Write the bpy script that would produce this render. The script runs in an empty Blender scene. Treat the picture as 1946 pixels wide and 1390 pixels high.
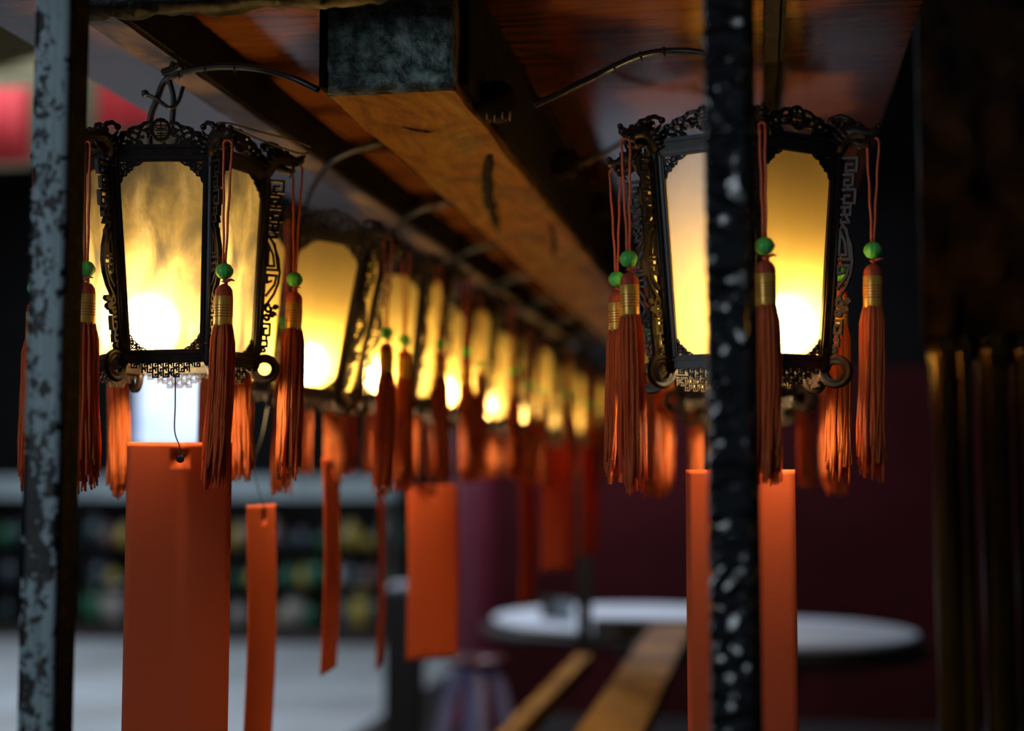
import bpy, bmesh, math, random
from mathutils import Vector, Matrix, noise
random.seed(7)
R = math.radians; PI = math.pi
sc = bpy.context.scene
C = bpy.context.collection
ZC = 1.5                                   # eye height above the floor
F = 2700.0; YAW = math.atan(467 / F); PIT = math.atan(208 / F)

# ------------------------------------------------------------------ camera
cd = bpy.data.cameras.new('camera'); cam = bpy.data.objects.new('camera', cd); C.objects.link(cam)
cam.location = (0, 0, ZC); cam.rotation_euler = (PI / 2 + PIT, 0, YAW)
cd.sensor_width = 36; cd.lens = F / 1946 * 36; cd.clip_start = 0.05; cd.clip_end = 100
cd.dof.use_dof = True; cd.dof.focus_distance = 1.40; cd.dof.aperture_fstop = 2.1
sc.camera = cam
MC = Matrix.Translation(cam.location) @ cam.rotation_euler.to_matrix().to_4x4()

def at(px, py, Y):
    """world point seen at a photograph pixel, at distance Y along the rows"""
    d = MC.to_3x3() @ Vector(((px - 973) / F, (695 - py) / F, -1))
    return Vector((0, 0, ZC)) + d * (Y / d.y)

# ------------------------------------------------------------------ materials
def mat(name):
    m = bpy.data.materials.new(name); m.use_nodes = True
    nt = m.node_tree; b = nt.nodes['Principled BSDF']
    return m, nt, b
def N(nt, t, **k):
    n = nt.nodes.new(t)
    for a, v in k.items():
        if a in n.inputs: n.inputs[a].default_value = v
        else: setattr(n, a, v)
    return n
def coords(nt, scale=(1, 1, 1), kind='Object'):
    tc = N(nt, 'ShaderNodeTexCoord'); mp = N(nt, 'ShaderNodeMapping'); mp.inputs['Scale'].default_value = scale
    nt.links.new(tc.outputs[kind], mp.inputs['Vector']); return mp.outputs[0]
def ramp(nt, src, stops):
    r = N(nt, 'ShaderNodeValToRGB'); nt.links.new(src, r.inputs[0])
    while len(r.color_ramp.elements) < len(stops): r.color_ramp.elements.new(.5)
    for e, (p, c) in zip(r.color_ramp.elements, stops): e.position = p; e.color = (*c, 1) if len(c) == 3 else c
    return r.outputs[0]
def noisy(nt, vec, scale=5, detail=6, rough=.55, dist=0):
    n = N(nt, 'ShaderNodeTexNoise'); n.inputs['Scale'].default_value = scale; n.inputs['Detail'].default_value = detail
    n.inputs['Roughness'].default_value = rough; n.inputs['Distortion'].default_value = dist
    nt.links.new(vec, n.inputs['Vector']); return n.outputs[0]
def bump(nt, b, src, strength=.5, dist=.001):
    n = N(nt, 'ShaderNodeBump'); n.inputs['Strength'].default_value = strength; n.inputs['Distance'].default_value = dist
    nt.links.new(src, n.inputs['Height']); nt.links.new(n.outputs[0], b.inputs['Normal'])
def simple(name, c1, c2=None, rough=.5, metal=0, scale=30, stretch=(1, 1, 1), bs=0, bd=.001, spec=.5, coat=0, lo=.35, hi=.65, emis=None):
    m, nt, b = mat(name)
    v = coords(nt, stretch); n = noisy(nt, v, scale)
    if c2 is None: c2 = tuple(x * .7 for x in c1)
    nt.links.new(ramp(nt, n, [(lo, c2), (hi, c1)]), b.inputs['Base Color'])
    b.inputs['Roughness'].default_value = rough; b.inputs['Metallic'].default_value = metal
    b.inputs['Specular IOR Level'].default_value = spec; b.inputs['Coat Weight'].default_value = coat
    if bs: bump(nt, b, n, bs, bd)
    if emis:
        b.inputs['Emission Color'].default_value = (*emis[0], 1); b.inputs['Emission Strength'].default_value = emis[1]
    return m
M = {}
M['frame'] = simple('dark_carved_frame', (.020, .011, .008), (.008, .005, .004), rough=.42, scale=60, stretch=(1, 1, .2), bs=.5, bd=.0008, spec=.26)
M['cable'] = simple('black_cable', (.008, .008, .009), rough=.35, scale=80, bs=.15, spec=.3)
M['wire'] = simple('dull_wire', (.02, .018, .016), rough=.5, spec=.3)
M['brasswire'] = simple('brass_wire', (.45, .30, .10), rough=.3, metal=.7)
M['bead'] = simple('green_bead', (.10, .55, .09), (.05, .36, .05), rough=.45, scale=90)
M['beadhot'] = M['bead']
M['cord'] = simple('orange_cord', (.78, .13, .03), (.5, .06, .015), rough=.5, scale=700, stretch=(1, 1, 1), bs=.6, bd=.0005)
M['cap'] = simple('rust_thread_cap', (.45, .06, .015), (.28, .03, .008), rough=.7, scale=300, stretch=(1, 1, .1), bs=.5, bd=.0006)
M['gold'] = simple('gold_thread', (.80, .45, .07), (.55, .27, .035), rough=.32, metal=.35, scale=200, stretch=(1, 1, .1), bs=.2, bd=.0003)
# tassel strands: satin thread, a little light passes through
m, nt, b = mat('orange_strands')
v = coords(nt, (1, 1, .12)); n1 = noisy(nt, v, 260, 3)
col = ramp(nt, n1, [(.3, (.95, .24, .06)), (.7, (1, .38, .13))])
nt.links.new(col, b.inputs['Base Color']); b.inputs['Roughness'].default_value = .36
v2 = coords(nt, (1, 1, 1)); w = N(nt, 'ShaderNodeTexWave', Scale=420.0, Distortion=1.0); w.bands_direction = 'Z'; nt.links.new(v2, w.inputs['Vector'])
bump(nt, b, w.outputs['Fac'], .5, .0004)
tr = N(nt, 'ShaderNodeBsdfTranslucent'); nt.links.new(col, tr.inputs[0]); mx = N(nt, 'ShaderNodeMixShader'); mx.inputs[0].default_value = .7
nt.links.new(b.outputs[0], mx.inputs[1]); nt.links.new(tr.outputs[0], mx.inputs[2]); nt.links.new(mx.outputs[0], nt.nodes['Material Output'].inputs[0])
M['strand'] = m
# paper tag
m, nt, b = mat('orange_paper')
v = coords(nt); n1 = noisy(nt, v, 900, 3)
col = ramp(nt, n1, [(.3, (.56, .09, .030)), (.7, (.62, .11, .036))])
nt.links.new(col, b.inputs['Base Color']); b.inputs['Roughness'].default_value = .75; b.inputs['Specular IOR Level'].default_value = .2
bump(nt, b, n1, .15, .0002)
tr = N(nt, 'ShaderNodeBsdfTranslucent'); nt.links.new(col, tr.inputs[0]); mx = N(nt, 'ShaderNodeMixShader'); mx.inputs[0].default_value = .3
nt.links.new(b.outputs[0], mx.inputs[1]); nt.links.new(tr.outputs[0], mx.inputs[2]); nt.links.new(mx.outputs[0], nt.nodes['Material Output'].inputs[0])
M['paper'] = m
M['ink'] = simple('faded_ink', (.25, .03, .01), rough=.8)
# frosted lantern pane, a film that lets the bulb glow through; cloud variant has grey reflections painted in
def pane_mat(name, cloud):
    m, nt, b = mat(name)
    v = coords(nt, (1, 1, .42)); n1 = noisy(nt, v, 34, 6, .6, .45)
    n2 = noisy(nt, coords(nt), 420, 2)
    c = ramp(nt, n1, [(.34, (.07, .065, .055)), (.46, (.19, .155, .085)), (.55, (.38, .29, .12)), (.70, (.74, .60, .33))]) if cloud else \
        ramp(nt, n1, [(.2, (.35, .23, .052)), (.8, (.45, .31, .082))])
    tr = N(nt, 'ShaderNodeBsdfTranslucent'); nt.links.new(c, tr.inputs[0])
    rf = N(nt, 'ShaderNodeBsdfRefraction', IOR=1.25, Roughness=.9); rf.inputs['Color'].default_value = (1, .82, .45, 1)
    gl = N(nt, 'ShaderNodeBsdfGlossy', Roughness=.28); gl.inputs['Color'].default_value = (.8, .85, .9, 1)
    bp = N(nt, 'ShaderNodeBump', Strength=.25, Distance=.0006); nt.links.new(n2, bp.inputs['Height'])
    nt.links.new(bp.outputs[0], gl.inputs['Normal'])
    m1 = N(nt, 'ShaderNodeMixShader'); m1.inputs[0].default_value = .30
    nt.links.new(tr.outputs[0], m1.inputs[1]); nt.links.new(rf.outputs[0], m1.inputs[2])
    m2 = N(nt, 'ShaderNodeMixShader'); m2.inputs[0].default_value = .07
    df = N(nt, 'ShaderNodeBsdfDiffuse'); nt.links.new(c, df.inputs[0])
    m3 = N(nt, 'ShaderNodeMixShader'); m3.inputs[0].default_value = .25
    nt.links.new(m1.outputs[0], m3.inputs[1]); nt.links.new(df.outputs[0], m3.inputs[2])
    nt.links.new(m3.outputs[0], m2.inputs[1]); nt.links.new(gl.outputs[0], m2.inputs[2])
    nt.links.new(m2.outputs[0], nt.nodes['Material Output'].inputs[0])
    return m
M['pane'] = pane_mat('frosted_amber_pane', False); M['panecloud'] = pane_mat('cloudy_amber_pane', True)
# bulb
m, nt, b = mat('lit_bulb'); nt.nodes.remove(b)
e = N(nt, 'ShaderNodeEmission'); e.inputs[0].default_value = (1, .72, .33, 1); e.inputs[1].default_value = 235
nt.links.new(e.outputs[0], nt.nodes['Material Output'].inputs[0]); M['bulb'] = m; BULB = e
# varnished board seen from below
m, nt, b = mat('varnished_board')
v = coords(nt, (1, .12, 1)); v = coords(nt, (.6, 7, 1)); n1 = noisy(nt, v, 9, 8, .65, .4)
nt.links.new(ramp(nt, n1, [(.2, (.07, .018, .003)), (.5, (.13, .036, .007)), (.85, (.19, .062, .012))]), b.inputs['Base Color'])
b.inputs['Roughness'].default_value = .13; b.inputs['Specular IOR Level'].default_value = .16
n2 = noisy(nt, coords(nt, (.5, 3, 1)), 22, 4); bump(nt, b, n2, .10, .002); M['board'] = m
# beam wood, amber varnish with brushed grain and char
m, nt, b = mat('amber_varnished_beam')
v = coords(nt, (1, .25, 1)); n1 = noisy(nt, v, 16, 9, .7, 1.2)
n2 = noisy(nt, coords(nt, (2.2, 1.3, 1)), 6, 5, .6, .5)
c1 = ramp(nt, n1, [(.32, (.42, .12, .01)), (.5, (.92, .46, .05)), (.68, (1, .78, .18))])
c2 = ramp(nt, n2, [(.34, (.30, .22, .16)), (.5, (1, 1, 1))])
mm = N(nt, 'ShaderNodeMix', data_type='RGBA', blend_type='MULTIPLY'); mm.inputs[0].default_value = .8
nt.links.new(c1, mm.inputs[6]); nt.links.new(c2, mm.inputs[7]); nt.links.new(mm.outputs[2], b.inputs['Base Color'])
b.inputs['Roughness'].default_value = .36; b.inputs['Metallic'].default_value = .6
n3 = noisy(nt, coords(nt, (14, 2.2, 5)), 12, 8, .7, .8); bump(nt, b, n3, .8, .006); M['beam'] = m
M['char'] = simple('charred_or_shaded_wood', (.012, .008, .006), (.004, .003, .002), rough=.8, spec=.06, scale=60, bs=.8, bd=.003)  # also the near-black that paints shade on the batten sides
M['beampaint'] = simple('crusted_green_paint', (.27, .36, .31), (.030, .045, .040), rough=.42, scale=55, bs=1, bd=.006, lo=.42, hi=.66, stretch=(1, 1, 1))
# flaking grey paint on the left upright
m, nt, b = mat('flaking_grey_paint')
n1 = noisy(nt, coords(nt, (1.2, 1.2, .8)), 95, 5, .68, .3)
n2 = noisy(nt, coords(nt, (9, 9, .35)), 22, 6, .6)
n4 = noisy(nt, coords(nt, (1, 1, 1)), 6, 3)
a = N(nt, 'ShaderNodeMath', operation='MULTIPLY_ADD'); a.inputs[1].default_value = .35; nt.links.new(n4, a.inputs[0]); nt.links.new(n1, a.inputs[2])
sx_ = N(nt, 'ShaderNodeSeparateXYZ'); nt.links.new(coords(nt), sx_.inputs[0])
mr = N(nt, 'ShaderNodeMapRange'); mr.inputs[1].default_value = -.558; mr.inputs[2].default_value = -.578; mr.inputs[3].default_value = -.035; mr.inputs[4].default_value = .045
nt.links.new(sx_.outputs[0], mr.inputs[0])
mz = N(nt, 'ShaderNodeMapRange'); mz.inputs[1].default_value = 1.80; mz.inputs[2].default_value = 1.30; mz.inputs[3].default_value = -.03; mz.inputs[4].default_value = .025
nt.links.new(sx_.outputs[2], mz.inputs[0])
a2 = N(nt, 'ShaderNodeMath', operation='ADD'); nt.links.new(mr.outputs[0], a2.inputs[0]); nt.links.new(mz.outputs[0], a2.inputs[1])
a3 = N(nt, 'ShaderNodeMath', operation='ADD'); nt.links.new(a2.outputs[0], a3.inputs[0]); nt.links.new(a.outputs[0], a3.inputs[1])
a = a3
b.inputs['Specular IOR Level'].default_value = .2
paint = ramp(nt, n2, [(.3, (.15, .21, .22)), (.7, (.30, .38, .42))])
msk = ramp(nt, a.outputs[0], [(.676, (0, 0, 0)), (.700, (1, 1, 1))])
mm = N(nt, 'ShaderNodeMix', data_type='RGBA'); nt.links.new(msk, mm.inputs[0]); nt.links.new(paint, mm.inputs[6]); mm.inputs[7].default_value = (.004, .004, .005, 1)
nt.links.new(mm.outputs[2], b.inputs['Base Color']); b.inputs['Roughness'].default_value = .5
bump(nt, b, msk, .35, -.001); M['flake'] = m
m, nt, b = mat('black_rough_metal')
n1 = noisy(nt, coords(nt, (1, 1, .7)), 120, 6, .75)
nt.links.new(ramp(nt, n1, [(.52, (.0015, .001, .001)), (.66, (.06, .035, .010))]), b.inputs['Base Color'])
b.inputs['Roughness'].default_value = .7; b.inputs['Specular IOR Level'].default_value = .08; bump(nt, b, n1, .6, .002); M['blackrough'] = m
M['tar'] = simple('glossy_black_crust', (.005, .006, .007), rough=.15, scale=190, bs=.35, bd=.002, spec=1.0)
M['soot'] = simple('sooty_metal', (.008, .007, .006), rough=.42, spec=.3, scale=90, bs=.8, bd=.003)
M['rail'] = simple('dark_rail_wood', (.11, .055, .016), (.02, .011, .005), rough=.42, scale=50, stretch=(1, .3, 1), bs=.8, bd=.003)
M['ochre'] = simple('ochre_timber', (.22, .11, .018), (.09, .04, .007), rough=.65, spec=.2, scale=7, stretch=(1, .5, 1), bs=.3, bd=.004)
M['maroon'] = simple('maroon_wall', (.060, .0075, .010), (.036, .005, .0065), rough=.8, spec=.08, scale=1.2)
M['maroonlac'] = simple('maroon_lacquer', (.14, .016, .034), rough=.35, scale=2)
M['darkwall'] = simple('dark_wall', (.009, .0085, .009), rough=.85, spec=.06, scale=2)
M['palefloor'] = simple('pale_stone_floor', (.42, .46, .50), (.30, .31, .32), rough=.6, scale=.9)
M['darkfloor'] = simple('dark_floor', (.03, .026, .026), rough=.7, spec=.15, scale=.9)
M['palesh'] = simple('grey_shelf', (.28, .34, .36), rough=.5, scale=3)
M['white'] = simple('white_tray', (.72, .76, .84), (.62, .66, .74), rough=.4, scale=2)
M['darkwood'] = simple('dark_brown_wood', (.030, .018, .014), rough=.45, scale=8, stretch=(1, 1, .2))
M['yellow'] = simple('yellow_slat', (.13, .11, .045), rough=.6, scale=4)
M['pinkred'] = simple('pink_red_cloth', (.72, .045, .055), (.62, .035, .045), rough=.8, scale=4)
M['violet'] = simple('violet_steel', (.42, .40, .75), rough=.35, scale=5)
M['brass'] = simple('dark_brass', (.10, .06, .015), (.02, .012, .005), rough=.2, metal=.85, scale=12, stretch=(1, 1, .2))
M['carved'] = simple('dark_carving', (.05, .022, .009), (.004, .004, .005), rough=.85, spec=.05, scale=9, bs=1, bd=.02, lo=.4, hi=.7)
M['stone'] = simple('pale_stone_cap', (.5, .48, .55), rough=.6)
m, nt, b = mat('daylit_window'); b.inputs['Base Color'].default_value = (.4, .5, .6, 1)
n1 = noisy(nt, coords(nt), 1.6, 3); nt.links.new(ramp(nt, n1, [(.35, (.42, .56, .95)), (.65, (.85, .92, 1))]), b.inputs['Emission Color'])
b.inputs['Emission Strength'].default_value = 1.25; M['daywin'] = m

# ------------------------------------------------------------------ mesh tools
class MB:
    def __init__(s): s.v = []; s.f = []; s.sm = []
    def add(s, vs, fs, smooth=False):
        o = len(s.v); s.v += [Vector(v) for v in vs]; s.f += [tuple(i + o for i in f) for f in fs]; s.sm += [smooth] * len(fs); return s
    def box(s, x0, x1, y0, y1, z0, z1):
        v = [(x, y, z) for z in (z0, z1) for y in (y0, y1) for x in (x0, x1)]
        return s.add(v, [(0, 2, 3, 1), (4, 5, 7, 6), (0, 1, 5, 4), (2, 6, 7, 3), (0, 4, 6, 2), (1, 3, 7, 5)])
    def bar(s, p, q, w, t, up=Vector((0, 1, 0))):      # box between p and q; w across, t along `up`
        p = Vector(p); q = Vector(q); d = (q - p)
        if d.length < 1e-7: return s
        d.normalize(); n = up.normalized(); c = d.cross(n).normalized(); vs = []
        p = p - d * w * .35; q = q + d * w * .35
        for a in (p, q):
            for (i, j) in ((-1, -1), (1, -1), (1, 1), (-1, 1)): vs.append(a + c * w / 2 * i + n * t / 2 * j)
        return s.add(vs, [(0, 3, 2, 1), (4, 5, 6, 7), (0, 1, 5, 4), (1, 2, 6, 5), (2, 3, 7, 6), (3, 0, 4, 7)])
    def line(s, pts, w, t):                            # flat fretwork in the x,z plane
        for a, b_ in zip(pts, pts[1:]): s.bar((a[0], 0, a[1]), (b_[0], 0, b_[1]), w, t)
        return s
    def tube(s, pts, r, n=8, caps=True):
        pts = [Vector(p) for p in pts]; rs = r if isinstance(r, (list, tuple)) else [r] * len(pts)
        vs = []; fs = []; u = None
        for i, p in enumerate(pts):
            d = (pts[min(i + 1, len(pts) - 1)] - pts[max(i - 1, 0)]).normalized()
            if u is None: u = d.orthogonal().normalized()
            else:
                u = (u - d * u.dot(d)); u = u.normalized() if u.length > 1e-6 else d.orthogonal().normalized()
            w = d.cross(u)
            for k in range(n): a = 2 * PI * k / n; vs.append(p + (u * math.cos(a) + w * math.sin(a)) * rs[i])
        for i in range(len(pts) - 1):
            for k in range(n): fs.append((i * n + k, i * n + (k + 1) % n, (i + 1) * n + (k + 1) % n, (i + 1) * n + k))
        if caps: fs.append(tuple(range(n))[::-1]); fs.append(tuple((len(pts) - 1) * n + k for k in range(n)))
        return s.add(vs, fs, True)
    def lathe(s, prof, n=20, c=(0, 0, 0), flute=0, fk=8):
        vs = []; fs = []; c = Vector(c)
        for (r, z) in prof:
            for k in range(n):
                a = 2 * PI * k / n; q = r * (1 - flute * (.5 - .5 * math.cos(fk * a)))
                vs.append(c + Vector((q * math.cos(a), q * math.sin(a), z)))
        for i in range(len(prof) - 1):
            for k in range(n): fs.append((i * n + k, i * n + (k + 1) % n, (i + 1) * n + (k + 1) % n, (i + 1) * n + k))
        fs.append(tuple(range(n))[::-1]); fs.append(tuple((len(prof) - 1) * n + k for k in range(n)))
        return s.add(vs, fs, True)
    def ball(s, c, r, n=10, sz=(1, 1, 1)):
        prof = [(math.cos(-PI / 2 + PI * i / n) * r, math.sin(-PI / 2 + PI * i / n) * r) for i in range(1, n)]
        o = len(s.v); s.lathe(prof, n + 2, (0, 0, 0)); c = Vector(c)
        for i in range(o, len(s.v)): s.v[i] = c + Vector((s.v[i].x * sz[0], s.v[i].y * sz[1], s.v[i].z * sz[2]))
        return s
    def mesh(s, name, material):
        me = bpy.data.meshes.new(name); me.from_pydata([tuple(v) for v in s.v], [], s.f); me.update()
        me.polygons.foreach_set('use_smooth', s.sm); me.materials.append(M[material] if isinstance(material, str) else material)
        return me
def place(name, me, parent=None, mtx=None):
    o = bpy.data.objects.new(name, me); C.objects.link(o)
    if parent: o.parent = parent
    if mtx is not None: o.matrix_local = mtx
    return o
def build(mb, name, material, parent=None, mtx=None): return place(name, mb.mesh(name, material), parent, mtx)
def tag(o, label, cat, group=None):
    o['label'] = label; o['category'] = cat
    if group: o['group'] = group
    return o
def thing(name, loc, label, cat, group=None, rz=0):
    o = bpy.data.objects.new(name, None); C.objects.link(o); o.location = loc; o.rotation_euler = (0, 0, rz)
    o.empty_display_size = .05
    return tag(o, label, cat, group)
def structure(o): o['kind'] = 'structure'; return o
def arc(cx, cz, r, a0, a1, n=8, k=1.0): return [(cx + r * math.cos(R(a0 + (a1 - a0) * i / n)), cz + k * r * math.sin(R(a0 + (a1 - a0) * i / n))) for i in range(n + 1)]
def spiral(cx, cz, r0, r1, a0, a1, n=12): return [(cx + (r0 + (r1 - r0) * i / n) * math.cos(R(a0 + (a1 - a0) * i / n)), cz + (r0 + (r1 - r0) * i / n) * math.sin(R(a0 + (a1 - a0) * i / n))) for i in range(n + 1)]

# ------------------------------------------------------------------ lantern parts (each mesh shared by its repeats)
RT, RB, HL = .100, .084, .205
AP = math.sqrt(3) / 2
# pane with its slight bulge: face-local coordinates, x across, z up the face, y outward(-)
wT, wB = RT - .012, RB - .012
def pane_mesh(material):
    mb = MB(); nx, nz = 6, 12; vs = []
    for j in range(nz + 1):
        t = j / nz; hw = (wB + (wT - wB) * t) / 2
        for i in range(nx + 1): vs.append(((i / nx * 2 - 1) * hw, 0, .006 + t * (HL - .012)))
    mb.add(vs, [(j * (nx + 1) + i, j * (nx + 1) + i + 1, (j + 1) * (nx + 1) + i + 1, (j + 1) * (nx + 1) + i) for j in range(nz) for i in range(nx)])
    return mb.mesh('glass_pane', material)
ME = {'pane': pane_mesh('pane'), 'panecloud': pane_mesh('panecloud')}
# inner frame round each pane
mb = MB()
for (a, b_) in (((-wT / 2, HL - .006), (wT / 2, HL - .006)), ((-wB / 2, .006), (wB / 2, .006)), ((-wB / 2, .006), (-wT / 2, HL - .006)), ((wB / 2, .006), (wT / 2, HL - .006))):
    mb.line([a, b_], .0055, .006); mb.line([a, b_], .0025, .009)
ME['paneframe'] = mb.mesh('pane_frame', 'frame')
# corner tracery inside the pane: openwork brackets
def bracket(cx, cz, sx, sz, k):
    def T(p): return (cx + sx * p[0] * k, cz + sz * p[1] * k)
    L = [[(.0, .024), (.003, .020), (.004, .015), (.008, .014), (.009, .009), (.014, .008), (.015, .004), (.020, .003), (.024, .0)],
         arc(.0055, .0055, .0036, 0, 360, 8), arc(.0115, .003, .0026, 0, 360, 7), arc(.003, .0115, .0026, 0, 360, 7), arc(.0165, .0015, .0018, 0, 360, 6), arc(.0015, .0165, .0018, 0, 360, 6),
         [(0, 0), (.0085, .0085)], [(.0, .008), (.004, .012)], [(.008, .0), (.012, .004)], spiral(.0095, .0095, .003, .0008, 200, 500, 8)]
    for l in L: mb.line([T(p) for p in l], .0019 * k, .003)
BR = []
for sx in (-1, 1):
    for top in (1, 0):
        mb = MB()
        if top: bracket(-sx * (wT / 2 - .002), HL - .009, sx, -1, .95)
        else: bracket(-sx * (wB / 2 - .002), .009, sx, 1, .62)
        BR.append(mb.mesh('corner_tracery', 'frame'))
# crest board above the rail (z = 0 at the rail top)
mb = MB()
for s in (-1, 1):
    for (cx, cz, r, a0, a1) in ((.041, .0055, .0042, -40, 320), (.034, .0075, .0050, 180, -140), (.026, .0095, .0058, 0, 330), (.018, .012, .0060, 200, -120), (.012, .0145, .0042, 20, 340), (.030, .003, .0028, 0, 360), (.021, .003, .003, 0, 360), (.037, .0125, .0022, -30, 250), (.029, .0165, .0024, -30, 250), (.0205, .019, .0022, -30, 250)):
        mb.line([(s * x, z) for x, z in spiral(cx, cz, r, r * .35, a0, a1, 11)], .0024, .0036)
    mb.line([(s * x, z) for x, z in ((.046, 0), (.044, .008), (.038, .0105), (.036, .014), (.030, .0145), (.027, .019), (.020, .020), (.016, .0235), (.010, .0245))], .0032, .0038)
mb.line(arc(0, .017, .0085, 0, 360, 16, 1.25), .0028, .004)
for z, hw in ((.0255, .004), (.0215, .006), (.0185, .0035), (.0165, .006), (.0135, .0035), (.011, .006), (.0085, .0045)): mb.line([(-hw, z), (hw, z)], .0011, .0034)
mb.line([(0, .027), (0, .0195)], .0012, .0034); mb.line([(0, .0145), (0, .008)], .0012, .0034); mb.line([(-.005, .0215), (-.005, .0185)], .001, .003); mb.line([(.005, .0215), (.005, .0185)], .001, .003)
mb.line([(-.047, 0), (.047, 0)], .004, .006)
ME['crest'] = mb.mesh('crest_board', 'frame')
# stepped key-fret fringe under the bottom rail
mb = MB()
q = .0052
for row, n in enumerate((13, 9, 5)):
    for i in range(n):
        x = (i - (n - 1) / 2) * q * .98; z = -row * .0049
        if (i + row) % 2 == 0: mb.line([(x - q / 2, z), (x - q / 2, z - .0049), (x + q / 2, z - .0049), (x + q / 2, z - .0018), (x, z - .0018), (x, z - .0034)], .0013, .003)
        else: mb.line([(x - q / 2, z - .0049), (x - q / 2, z - .0015), (x + q * .1, z - .0015), (x + q * .1, z - .0036)], .0013, .003); mb.line([(x + q / 2, z), (x + q / 2, z - .0049)], .0013, .003)
mb.line([(-.034, 0), (.034, 0)], .0016, .003)
ME['fringe'] = mb.mesh('key_fret_fringe', 'frame')
# corner post, in post coordinates: z up along the post, x outward
LP = math.sqrt(HL ** 2 + (RT - RB) ** 2)
mb = MB(); mb.tube([(0, 0, -.008), (0, 0, -.004), (0, 0, LP * .5), (0, 0, LP + .004), (0, 0, LP + .012)], [.0035, .0058, .0056, .0058, .004], 10)
for z in (.012, LP - .014): mb.tube([(0, 0, z), (0, 0, z + .003)], .0066, 10)
mb.tube([(.0052, .002, .01), (.0052, .002, LP - .012)], .0018, 6); mb.tube([(.0052, -.002, .01), (.0052, -.002, LP - .012)], .0018, 6)
ME['post'] = mb.mesh('corner_post', 'frame')
mb = MB(); W = .0024; T_ = .0046
K = lambda l: mb.line(l, W, T_)
K([(.006, .196), (.020, .196), (.020, .184), (.010, .184), (.010, .190), (.016, .190)])
K([(.006, .180), (.017, .180), (.017, .170), (.009, .170), (.009, .175), (.013, .175)]); K([(.012, .184), (.012, .180)]); K([(.013, .170), (.013, .166)])
K([(.006, .166), (.020, .166), (.020, .153), (.010, .153), (.010, .160), (.015, .160)]); K([(.006, .157), (.010, .157)]); K([(.0165, .153), (.0165, .147)])
K([(.006, .149), (.0165, .149), (.0165, .142), (.006, .142)]); K([(.011, .149), (.011, .142)]); K([(.006, .135), (.016, .135), (.012, .142)])
K([(.007, .137), (.013, .128), (.019, .112), (.021, .098), (.020, .086), (.016, .074), (.010, .064), (.006, .060)])
K([(.007, .128), (.013, .116), (.015, .104), (.008, .104), (.008, .125)]); K([(.006, .100), (.020, .100)]); K([(.006, .094), (.018, .094), (.016, .084), (.008, .072)]); K([(.008, .094), (.008, .086), (.013, .088)]); K([(.014, .128), (.019, .100)])
for (cx, cz, r, a0, a1) in ((.012, .058, .0045, 90, 420), (.016, .052, .003, 0, 330), (.010, .048, .0038, 180, -150), (.0185, .060, .0022, 0, 300)): mb.line(spiral(cx, cz, r, r * .4, a0, a1, 9), W * 1.2, T_)
K([(.006, .042), (.014, .042), (.014, .030), (.008, .030), (.008, .037), (.011, .037)]); K([(.011, .030), (.011, .024), (.006, .024)]); K([(.006, .018), (.012, .018), (.012, .024)])
mb.line(spiral(.009, .014, .003, .001, 90, 400, 8), W, T_)
ME['wing'] = mb.mesh('fret_wing', 'frame')
# dragon head finial
mb = MB(); z0 = LP
mb.tube([(.000, 0, z0 - .004), (.003, 0, z0 + .006), (.009, 0, z0 + .013), (.017, 0, z0 + .016), (.025, 0, z0 + .0135), (.032, 0, z0 + .0125), (.0375, 0, z0 + .0155), (.0395, 0, z0 + .0165)], [.0065, .0085, .0090, .0085, .0068, .0052, .0045, .002], 10)
mb.tube([(.012, 0, z0 + .007), (.020, 0, z0 + .003), (.027, 0, z0 + .002), (.031, 0, z0 + .004)], [.005, .0042, .0032, .002], 8)
mb.ball((.0385, 0, z0 + .0195), .0030, 8)
for sy in (-1, 1):
    mb.ball((.021, sy * .0058, z0 + .0205), .0032, 7)
    mb.tube([(.015, sy * .004, z0 + .021), (.010, sy * .006, z0 + .027), (.003, sy * .0075, z0 + .029), (-.003, sy * .008, z0 + .027), (-.005, sy * .008, z0 + .0235)], [.003, .0027, .0024, .002, .0016], 7)
    mb.ball((-.0045, sy * .008, z0 + .0255), .0034, 7)
    mb.tube([(.028, sy * .004, z0 + .010), (.029, sy * .0075, z0 + .004), (.025, sy * .009, z0 - .003)], [.0022, .0017, .0009], 6)
    for i in range(4): mb.tube([(.010 - i * .003, sy * .006, z0 + .012 - i * .004), (.004 - i * .003, sy * .010, z0 + .015 - i * .005), (-.001 - i * .003, sy * .011, z0 + .021 - i * .005)], [.0030, .0022, .0008], 6)
for i in range(4): mb.ball((.004 + i * .005, 0, z0 + .0225 + .002 * math.sin(i * 1.2)), .0032 - .0003 * i, 6)
ME['dragon'] = mb.mesh('dragon_finial', 'frame')
# pierced coin under the foot
mb = MB(); prof = [(.0068, -.0016), (.0068, .0016), (.0082, .0026), (.0098, .0017), (.0118, .0017), (.0140, .0028), (.0160, .0017), (.0160, -.0017), (.0140, -.0028), (.0118, -.0017), (.0098, -.0017), (.0082, -.0026), (.0068, -.0016)]
n = 28; vs = []; fs = []
for (r, z) in prof[:-1]:
    for k in range(n): a = 2 * PI * k / n; vs.append((.011 + r * math.cos(a), z, -.006 + r * math.sin(a)))
m_ = len(prof) - 1
for i in range(m_):
    for k in range(n): fs.append((i * n + k, i * n + (k + 1) % n, ((i + 1) % m_) * n + (k + 1) % n, ((i + 1) % m_) * n + k))
mb.add(vs, fs, True); ME['coin'] = mb.mesh('pierced_coin', 'frame')
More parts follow.
